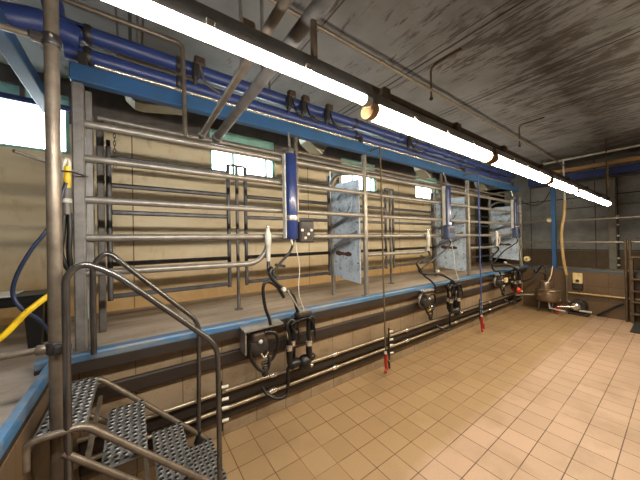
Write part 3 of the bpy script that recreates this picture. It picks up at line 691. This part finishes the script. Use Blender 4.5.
def cluster(k, gx, cx, elbow, red=False):
    y = 2.10
    K = thing('milking_cluster', (cx, y, .45), ['black milking cluster hanging nearest, below the navy cylinder', 'black milking cluster hanging in front of the middle stall', 'milking cluster with orange-red base hanging at the far end'][k], 'milking cluster', 'hanging milking clusters')
    g = MB().tube([(gx,2.215,1.455),(gx,2.215,1.60),(gx,2.215,1.62),(gx,2.215,1.70),(gx,2.215,1.725),(gx,2.215,1.76)], .02, 12, True, [.019,.021,.030,.031,.020,.016])
    gh = g.build('arm_holder', GUNGREY, K); MB().ball((gx,2.215,1.77), .017).build('knob', CHROME, gh)
    ex, ez = elbow
    # jointed arm
    arm = MB(); arm.tube(smooth_path([(gx,2.215,1.46),(gx-.01,2.19,1.38),(ex+.02,y+.02,ez+.06),(ex,y,ez),(ex+.07,y-.01,ez-.09),((ex+cx)/2+.04,y-.02,(ez+.96)/2),(cx-.06,y-.01,.985)]), .016, 10)
    arm = arm.build('arm', BLACK, K)
    MB().tube([((ex+cx)/2-.02,y-.045,(ez+1.0)/2+.03),(cx-.04,y-.035,.975)], .009, 8).build('spring_rod', CHROME, arm)
    MB().box((gx+.06 if k == 0 else ex+.10, y, ez+.08 if k == 0 else ez+.14), (.10,.03,.025), Matrix.Rotation(.2,3,'Y'), .006).build('hook', DBOX, arm)
    MB().lathe([(.016,-.02),(.022,-.012),(.022,.012),(.016,.02)], ((ex+cx)/2-.05,y-.03,(ez+1.0)/2+.04), (0,1,0), 10).build('joint_ring', GUNGREY, arm)
    hp = MB().box((cx-.005, y-.02, .955), (.155,.10,.05), None, .014).build('hook_plate', DBOX, K)
    MB().box((cx-.005, y-.02, .984), (.12,.075,.012), None, .004).build('plate_cover', CHROME, hp)
    # milk line from the control unit down to the arm
    ux = {0:1.235,1:4.06,2:6.86}[k]
    vh = MB().tube(smooth_path([(ux+.01,2.17,1.64),(ux-.06,2.12,1.54),((ux+gx)/2-.02,y,1.45) if k else (1.06,y,1.44),(gx-.01,y-.01,1.36),(ex+.05,y-.02,ez-.02)]), .012, 8); vh.build('vacuum_hose', BLACK, K)
    # loop of hose to the pulsator below
    if k == 0: lp = [(1.09,y,1.13),(1.02,y,1.24),(.93,y-.01,1.29),(.89,y-.01,1.24),(.905,y-.01,1.08),(.95,y,.95),(.955,y,.86)]
    elif k == 1: lp = [(ex+.03,y,ez-.02),(ex+.12,y,1.13),(ex+.30,y,1.03),(ex+.39,y,.95),(ex+.40,y,.86)]
    else: lp = [(ex+.02,y,ez+.02),(ex+.03,y,1.08),(ex+.18,y,.99),(ex+.35,y,.98),(ex+.42,y,.88)]
    MB().tube(smooth_path(lp), .014, 10).build('pulse_hose', BLACK, K)
    # claw and four teat cups hanging on their tubes
    mc = ORANGE if red else BLACK
    cl = MB().lathe([(.02,-.06),(.055,-.045),(.066,0),(.055,.04),(.03,.06)], (cx-.0,y-.02,.505), seg=16).ball((cx-.105,y-.015,.525), .055, 1.3, 1, .8).ball((cx+.07,y-.01,.53), .045, 1.2, 1, .8).build('claw', mc, K)
    MB().lathe([(.018,0),(.018,.012),(.008,.02)], (cx+.035,y-.078,.49), (0,-1,0), 12).build('claw_cap', CHROME, cl)
    for dx, dy in ((-.165,-.03),(-.09,.045),(.035,-.045),(.085,.04)):
        bx, by = cx+dx, y+dy
        t = MB().lathe([(.020,.53),(.027,.545),(.029,.66),(.029,.70),(.024,.715)], (bx,by,0), seg=14).build('teat_cup', BLACK, K)
        MB().tube(smooth_path([(bx+.05,by-.035,.71),(bx+.045,by-.04,.80),(bx+.01,by-.04,.90),(cx,by-.04,.93)]), .008, 6).build('pulse_tube', BLACK, t)
        MB().lathe([(.030,.66),(.031,.665),(.031,.705),(.030,.71)], (bx,by,0), seg=14).build('cup_ring', CHROME, t)
        MB().tube(smooth_path([(bx,by,.70),(bx,by,.80),(bx+dx*.12,by,.875),(bx+.02,by,.925),(bx+.05,by-.01,.89),(bx+.035,by-.01,.80)]), .020, 8).build('liner', BLACK, t)
        MB().tube(smooth_path([(bx,by,.54),(bx-dx*.1,by-.01,.50),(bx-dx*.45,y-.02,.50),(cx-.0,y-.02,.52)]), .016, 8).build('short_tube', BLACK, t)
    MB().tube(smooth_path([(cx+.01,y-.02,.50),(cx-.13,y-.02,.535),(cx-.175,y-.02,.49),(cx-.18,y-.02,.36),(cx-.20,y-.02,.275),(cx-.28,y-.01,.262),(cx-.35,y+.04,.30),(cx-.37,2.20,.34)]), .015, 10).build('milk_tube', BLACK, K)
    MB().tube([(cx-.195,y-.03,.88),(cx-.15,y-.03,.62)], .010, 8).build('rinse_tube', CHROME if k == 0 else HOSETAN, K)
cluster(0, 1.0, 1.285, (.965,1.34))
cluster(1, 3.55, 4.05, (3.13,1.25))
cluster(2, 5.98, 6.62, (5.40,1.19), True)

def pulsator(k, x0, x1, tray):
    y = 2.12; cx = (x0+x1)/2; cx2 = cx-.02
    P = thing('pulsator', (cx, y, .52), ['dark pulsator with hose loops under a metal tray, nearest stall', 'round dark pulsator on the blue edge in front of middle stall', 'dark pulsator on the edge beside the red-based cluster'][k], 'pulsator', 'pulsators under the blue edge')
    if tray:
        MB().prism([(x0-.02,2.08,.892),(x1+.03,2.08,.902),(x1+.03,2.20,.918),(x0-.02,2.20,.908)], (0,0,.012)).build('tray', STEEL, P)
        MB().box((x0-.005, 2.16, .80), (.012,.13,.19)).build('side_plate', STEEL, P)
    else:
        MB().tube([(cx2-.10,2.19,.80),(cx2-.02,2.19,.84)], .012, 6).build('bracket', STEEL, P)
        MB().lathe([(.105,0),(.11,.01),(.11,.03),(.10,.04)], (cx2,2.195,.765), (0,-1,0), 20).build('back_plate', STEEL, P)
        MB().box((cx+.03,2.16,.90), (.24,.12,.03), None, .01).build('tray', CHROME, P)
    MB().lathe([(.085,0),(.088,.02),(.088,.07),(.07,.09),(.03,.095)], (cx2-.02,2.17,.755), (0,-1,0), 18).build('body', DBOX, P)
    MB().box((cx2-.03,2.10,.835), (.11,.07,.07), None, .012).build('coil_box', BROWNB, P)
    MB().lathe([(.018,0),(.02,.01),(.008,.02)], (cx2-.02,2.075,.80), (0,-1,0), 10).build('cap', GUNGREY, P)
    MB().tube(smooth_path([(cx2-.09,2.10,.79),(cx2-.10,2.08,.68),(cx2-.04,2.07,.58),(cx2+.03,2.07,.54),(cx2+.06,2.08,.62),(cx2+.05,2.12,.72)]), .014, 8).build('hose_loop', BLACK, P)
    MB().tube(smooth_path([(cx2+.03,2.10,.86),(cx2+.12,2.08,.84),(cx2+.145,2.08,.73),(cx2+.09,2.09,.62),(cx2+.0,2.10,.60)]), .014, 8).build('hose_loop', BLACK, P)
    MB().tube(smooth_path([(cx2-.02,2.09,.72),(cx2+.01,2.07,.66),(cx2+.05,2.07,.70)]), .007, 6).build('pipe_loop', CHROME, P)
    MB().lathe([(.02,.50),(.028,.51),(.028,.56),(.018,.58)], (cx2+.02,2.08,0), seg=12).build('drain', DBOX, P)
    if k == 2: MB().box((cx+.10,2.06,.79), (.10,.04,.09), None, .008).build('label_box', CREAM, P)
    if k == 1: MB().box((cx+.20,2.20,.56), (.06,.03,.07), None, .008).build('yellow_tag', YELLOW, P)
pulsator(0, .74, 1.04, True)
pulsator(1, 3.20, 3.52, False)
pulsator(2, 5.70, 6.00, False)

# pull cords with red handles
for k, (x, y, z0, m) in enumerate(((2.43,2.10,.27,ROPE), (4.775,2.02,.30,ROPEB))):
    C = thing('pull_cord', (x, y, .06), ['brown hanging cord ending in a red handle, nearer the camera', 'blue hanging cord ending in a red handle, farther away'][k], 'cord', 'hanging cords with red handles')
    MB().tube([(x,y,z0),(x-.012,y,1.6),(x-.022,y,2.73)], .010 if k == 0 else .012, 8).build('cord', m, C)
    MB().tube([(x-.022,y-.01,2.735),(x-.022,2.28,2.735)], .009, 8).build('arm', STEELD, C)
    MB().lathe([(.012,-.02),(.018,-.01),(.018,.02),(.012,.03)], (x,y,z0), seg=10).build('ferrule', GUNGREY, C)
    hh = MB().tube(fillet([(x,y,z0),(x+.005,y,.17),(x+.012,y,.08)], .02), .020, 10); hh.build('handle', RED, C)
    MB().tube(fillet([(x+.005,y,.19),(x+.05,y-.01,.16),(x+.055,y-.01,.085)], .03), .012, 8).build('trigger', BLACK if k == 0 else RED, C)
    MB().tube([(x+.012,y,.09),(x-.035,y-.02,.065)], .016, 8).build('nozzle', RED, C)

# ------------------------------------------------------------------ left edge things
SG = thing('spray_gun', (-.32, 2.20, 1.55), 'yellow and grey spray gun hanging beside the left railing post', 'spray gun')
MB().tube(smooth_path([(-.33,2.16,2.02),(-.335,2.16,2.10),(-.325,2.16,2.15),(-.312,2.16,2.14),(-.31,2.16,2.08)]), .010, 8).build('hook', WHITE, SG)
MB().tube([(-.322,2.16,1.98),(-.318,2.16,2.11)], .017, 10).build('trigger', YELLOW, SG)
MB().tube([(-.325,2.16,1.82),(-.325,2.16,1.98)], .022, 12).build('body', STEELD, SG)
MB().lathe([(.024,1.89),(.026,1.895),(.026,1.91),(.024,1.915)], (-.325,2.16,0), seg=12).build('band', GUNGREY, SG)
for dx in (-.012,.012):
    MB().tube(smooth_path([(-.325+dx,2.16,1.83),(-.328+dx*1.3,2.16,1.70),(-.335+dx*1.5,2.16,1.60),(-.325+dx,2.17,1.52),(-.31,2.19,1.46)]), .014, 10).build('hose', BLACK, SG)
MB().tube([(-.36,2.14,2.075),(-.30,2.135,2.075),(-.235,2.235,2.075)], .005, 6).build('strap', BLACK, SG)
for i, z in enumerate((2.13, 2.105)):
    pass
tag(MB().tube([(-.50,2.02,2.13),(-.29,2.25,2.10)], .010, 8).build('peg', STEEL), 'small steel peg sticking out left of the pole', 'peg')
ts = thing('side_table', (-.66, 2.82, DZ), 'black plastic stand with pale top at the left edge', 'stand')
MB().box((-.95, 2.84, 1.25), (.86,.32,.07), None, .015).build('top', BLACK, ts)
plabel(MB().box((-1.02, 2.82, 1.293), (.66,.26,.014), None, .004).build('tray', WHITE, ts), 'white sheet on the black top')
for x, y in ((-.585,2.72),(-.585,2.96),(-1.32,2.72),(-1.32,2.96)):
    MB().prism([(x-.05,y-.03,1.22),(x+.05,y-.03,1.22),(x+.035,y-.03,DZ),(x-.025,y-.03,DZ)], (0,.06,0)).build('leg', BLACK, ts)
tag(MB().tube(smooth_path([(-.31,1.96,1.42),(-.363,1.93,1.375),(-.44,1.90,1.30),(-.53,1.88,1.19),(-.72,1.86,1.06),(-1.1,1.85,.93),(-1.7,1.80,.90),(-2.4,1.7,.90)]), .014, 12).build('water_hose', YELLOW), 'yellow hose sloping down behind the tall pole', 'hose')
tag(MB().tube(smooth_path([(-.30,1.99,1.98),(-.355,1.95,1.75),(-.42,1.93,1.62),(-.468,1.92,1.50),(-.485,1.92,1.40),(-.455,1.92,1.32),(-.40,1.96,1.24),(-.36,2.02,1.10),(-.37,2.08,.97)]), .009, 12).build('hose', BLUEHO), 'dark blue hose curving behind the tall pole', 'hose')

# ------------------------------------------------------------------ far end
bp = thing('blue_post', (XE+.03, 1.71, .93), 'upright blue post at the far end above the steel bowl', 'post')
MB().box((XE+.03,1.71,1.82), (.08,.08,1.78), None, .008).build('post', BLUE, bp)
MB().lathe([(.045,0),(.05,.02),(.03,.06)], (XE+.02,1.78,2.0), (-1,0,0), 12).build('fitting', CREAM, bp)
for k, (z, ya) in enumerate(((1.98,2.30),(1.50,2.28))):
    r_ = thing('end_rail', (XE+.05, 1.0, z), ['upper pale rail across the far end of the pit', 'lower pale rail across the far end of the pit'][k], 'rail', 'rails across the far end')
    MB().tube([(XE+.11,ya,z),(XE+.11,YR,z-.015)], .022, 8).build('rail', STEEL, r_)
for y, lab in ((.0,'end rail post right of the far steps'),(-1.2,'end rail post near the right wall')):
    tag(MB().box((XE+.11,y,1.52), (.05,.05,1.22)).build('rail_post', STEELD), lab, 'post')
wp = thing('white_pipe', (XE+.08, .3, 3.31), 'white pipe under the ceiling at the far end', 'pipe')
MB().tube([(XE+.08,2.15,3.31),(XE+.08,YR,3.31)], .022, 8).build('pipe', GUNGREY, wp)
for y in (1.9, .1, -1.2): MB().tube([(XE+.08,y,3.31),(XE+.08,y,CZ)], .012, 6).build('hanger', STEELD, wp)
tag(MB().box((XE+.12,.3,3.08), (.08,3.6,.07)).build('tan_beam', WOODT), 'tan beam across the far end under the ceiling', 'beam')
tag(MB().box((XE+.24,.3,2.93), (.12,3.8,.15)).build('blue_duct', NAVY), 'dark blue beam across the far end below the tan beam', 'beam')
tag(MB().box((XE+.30,.3,2.83), (.10,3.8,.04)).build('dark_channel', DBOX), 'dark channel under the blue beam at the far end', 'beam')
tag(MB().tube([(XB-.05,1.75,2.30),(XB-.05,YR,2.33)], .014, 6).build('wall_conduit', STEELD), 'thin dark conduit across the grey back wall', 'conduit')
co_ = thing('wall_column', (XB-.06, .93, DZ), 'grey column with white insulators on the back wall', 'column')
MB().box((XB-.06,.93,(DZ+3.0)/2), (.12,.12,3.0-DZ), None, .008).build('column', COLG, co_)
MB().tube([(XB-.10,.845,.95),(XB-.10,.845,3.0)], .009, 8).build('cable', BLACK, co_)
for z in (2.05,1.86,1.62,1.13,.98): MB().ball((XB-.125,.845,z), .024).build('insulator', WHITE, co_)
for k, (y, z) in enumerate(((.62,2.05),(1.15,2.10))):
    tag(MB().box((XB-.06,y,z-.05 if k else z-.1), (.10,.26,.02)).build('wall_shelf', STEELD), ['small dark shelf right of the wall column', 'small dark shelf left of the wall column'][k], 'shelf')
tag(MB().box((XB-.06,.50,1.75), (.08,.04,1.0)).build('wall_frame', DBOX), 'dark upright frame at the right end of the back wall', 'frame')
c = MB()
for i in range(13):
    z = 3.05 - i*.038; pts = []
    for q in range(11):
        a = 2*PI*q/10; u = .016*math.cos(a); h_ = .026*math.sin(a); pts.append((XE+.075, .885+u, z+h_) if i % 2 else (XE+.075+u, .885, z+h_))
    c.tube(pts, .008, 5, False)
tag(c.build('chain', HOSETAN), 'tan chain hanging from the tan beam at the far end', 'chain')
hs = thing('hanging_hose', (XE-.10, 1.5, .2), 'tan hose hanging down to the pump at the far end', 'hose')
MB().tube([(XE-.06,1.51,3.30),(XE-.06,1.50,2.40)], .016, 8).build('drop_pipe', GUNGREY, hs)
MB().tube(smooth_path([(XE-.06,1.50,2.40),(XE-.08,1.51,2.10),(XE-.10,1.55,1.80),(XE-.10,1.555,1.50),(XE-.10,1.53,1.10),(XE-.10,1.49,.80)]), .028, 10).build('hose', HOSETAN, hs)
MB().tube(fillet([(XE-.10,1.49,.82),(XE-.10,1.49,.24),(XE-.12,1.40,.20)], .05), .022, 10).build('lower_pipe', STEELB, hs)
wb = thing('switch_box', (XE-.04, 1.33, .6), 'cream switch box on the far pit wall', 'box')
MB().box((XE-.035,1.33,.74), (.05,.15,.22), None, .01).build('cover', CREAM, wb)
MB().box((XE-.035,1.33,.57), (.055,.16,.12), None, .01).build('socket', DBOX, wb)
MB().lathe([(.03,0),(.025,.02)], (XE-.06,1.33,.69), (-1,0,0), 10).build('knob', DBOX, wb)
rc = thing('milk_receiver', (7.32, 1.78, 0), 'round stainless steel milk receiver bowl at the far end of the pit', 'milk receiver')
MB().lathe([(.03,.12),(.15,.13),(.215,.16),(.225,.20),(.225,.34),(.215,.365),(.225,.37),(.225,.385),(.10,.40)], (7.32,1.74,.10), seg=28).build('bowl', TANKM, rc)
MB().lathe([(.11,.395),(.11,.54),(.10,.56),(.03,.57)], (7.32,1.78,.10), seg=20).build('neck', TANKM, rc)
MB().tube([(7.34,1.75,.65),(7.45,1.72,.78),(7.52,1.71,.97)], .022, 10).build('inlet_pipe', TANKM, rc)
for dx, dy in ((-.12,-.12),(-.12,.12),(.13,0)):
    MB().tube([(7.32+dx,1.78+dy,.0),(7.32+dx*.9,1.76+dy*.9,.25)], .012, 6).build('leg', STEELD, rc)
MB().tube([(7.24,1.72,.24),(7.22,1.70,.10),(7.18,1.45,.09)], .022, 8).build('outlet_pipe', GUNGREY, rc)
MB().tube([(7.15,1.96,.36),(6.95,2.08,.37),(6.70,2.17,.38)], .022, 8).build('side_inlet', CHROME, rc)
tag(MB().tube(fillet([(7.22,1.60,.0),(7.22,1.60,.12),(7.2,1.52,.13)], .03), .028, 8).build('red_valve', RED), 'small red valve on the floor below the steel bowl', 'valve')
pm = thing('milk_pump', (7.46, 1.30, 0), 'black milk pump with steel centre on the floor at the far end', 'pump')
MB().lathe([(.10,-.10),(.13,-.09),(.13,.07),(.11,.09)], (7.50,1.30,.18), (-1,0,0), 20).build('motor', DBOX, pm)
MB().lathe([(.075,0),(.08,.01),(.08,.035),(.04,.05)], (7.41,1.33,.17), (-1,0,0), 18).build('pump_head', CHROME, pm)
MB().box((7.50,1.30,.025), (.24,.30,.05), None, .006).build('foot', DBOX, pm)
MB().tube([(7.38,1.33,.17),(7.34,1.45,.16),(7.30,1.60,.14)], .020, 8).build('suction_pipe', CHROME, pm)
MB().tube([(7.40,1.28,.10),(7.40,1.10,.10)], .020, 8).build('outlet_pipe', GUNGREY, pm)
tag(MB().tube([(7.59,1.47,.425),(7.59,-.6,.44)], .020, 8).build('milk_line', HOSETAN), 'tan pipe along the far pit wall', 'pipe')
tag(MB().tube([(7.58,1.05,.02),(7.58,.70,.33)], .020, 8).build('drain_pipe', BLACK), 'black slanting pipe on the far pit wall', 'pipe')
pu = thing('pulley', (7.46, 2.15, 1.02), 'cream pulley on cords at the end of the stalls', 'pulley')
MB().lathe([(.05,-.03),(.065,-.02),(.05,0),(.065,.02),(.05,.03)], (7.46,2.15,1.12), (-1,0,.0), 16).build('wheel', CREAM, pu)
MB().lathe([(.018,-.035),(.018,.035)], (7.46,2.15,1.12), (1,0,0), 8).build('hub', BROWNB, pu)
for dy in (-.03,.02): MB().tube([(7.46,2.15+dy,1.17),(7.45,2.22+dy*.3,1.62),(7.44,2.25,1.95)], .007, 6).build('cord', ROPE, pu)
tag(MB().tube(smooth_path([(7.46,2.27,2.52),(7.50,2.17,2.42),(7.54,2.02,2.36),(7.58,1.86,2.42),(7.60,1.75,2.62)]), .010, 8).build('cable', BLACK), 'black cable sagging from the last railing to the blue post', 'cable')
tag(MB().tube(smooth_path([(6.75,2.15,.75),(6.95,2.12,.66),(7.15,2.0,.70),(7.28,1.88,.84),(7.33,1.80,.80),(7.32,1.79,.66)]), .016, 8).build('milk_hose', BLACK), 'black hose looping from last cluster to the steel bowl', 'hose')
tag(MB().tube(smooth_path([(7.56,2.05,.87),(7.50,2.0,.80),(7.45,1.92,.92),(7.42,1.86,.98),(7.40,1.80,.90),(7.36,1.79,.68)]), .014, 8).build('vacuum_hose', BLACK), 'thin black hose arching over the steel bowl', 'hose')
fs = thing('pit_steps', (7.3, .4, 0), 'brown steel steps with rail at the right edge, far end', 'steps')
for y in (.655,.60): MB().tube([(XE-.12,y,0),(XE-.12,y,1.55)], .020, 8).build('upright', BROWNST, fs)
for i, z in enumerate((1.22,.82,.60,.40,.18)):
    MB().box((XE-.14, .37, z), (.22,.46,.03), None, .005).build('tread', BROWNST, fs)
MB().box((XE-.14,.575,.62), (.16,.03,1.22)).build('side_frame', BROWNST, fs)
tag(MB().box((7.1,.35,.012), (.7,.42,.024), None, .006).build('floor_mat', DARKM), 'dark rubber mat at the foot of the far steps', 'mat')

# ------------------------------------------------------------------ world, camera
W = bpy.data.worlds.new('world'); S.world = W; W.use_nodes = True
W.node_tree.nodes['Background'].inputs[0].default_value = (.92,.97,1,1); W.node_tree.nodes['Background'].inputs[1].default_value = 5.0
cam = bpy.data.cameras.new('camera'); co = bpy.data.objects.new('camera', cam); COL.objects.link(co)
r = V((0.81341905,-0.58136688,-0.01902629)); u = V((0.01350783,-0.01382123,0.99981324)); f = V((0.58152127,0.81352414,0.00338944))
m = Matrix((r, u, -f)).transposed().to_4x4(); m.translation = V((0,0,1.632)); co.matrix_world = m
cam.sensor_fit = 'HORIZONTAL'; cam.sensor_width = 36; cam.lens = 14.6746; cam.clip_start = .02
S.camera = co
S.view_settings.view_transform = 'Standard'; S.view_settings.look = 'None'; S.view_settings.gamma = 1; S.view_settings.use_curve_mapping = False
S.view_settings.exposure = 1.8
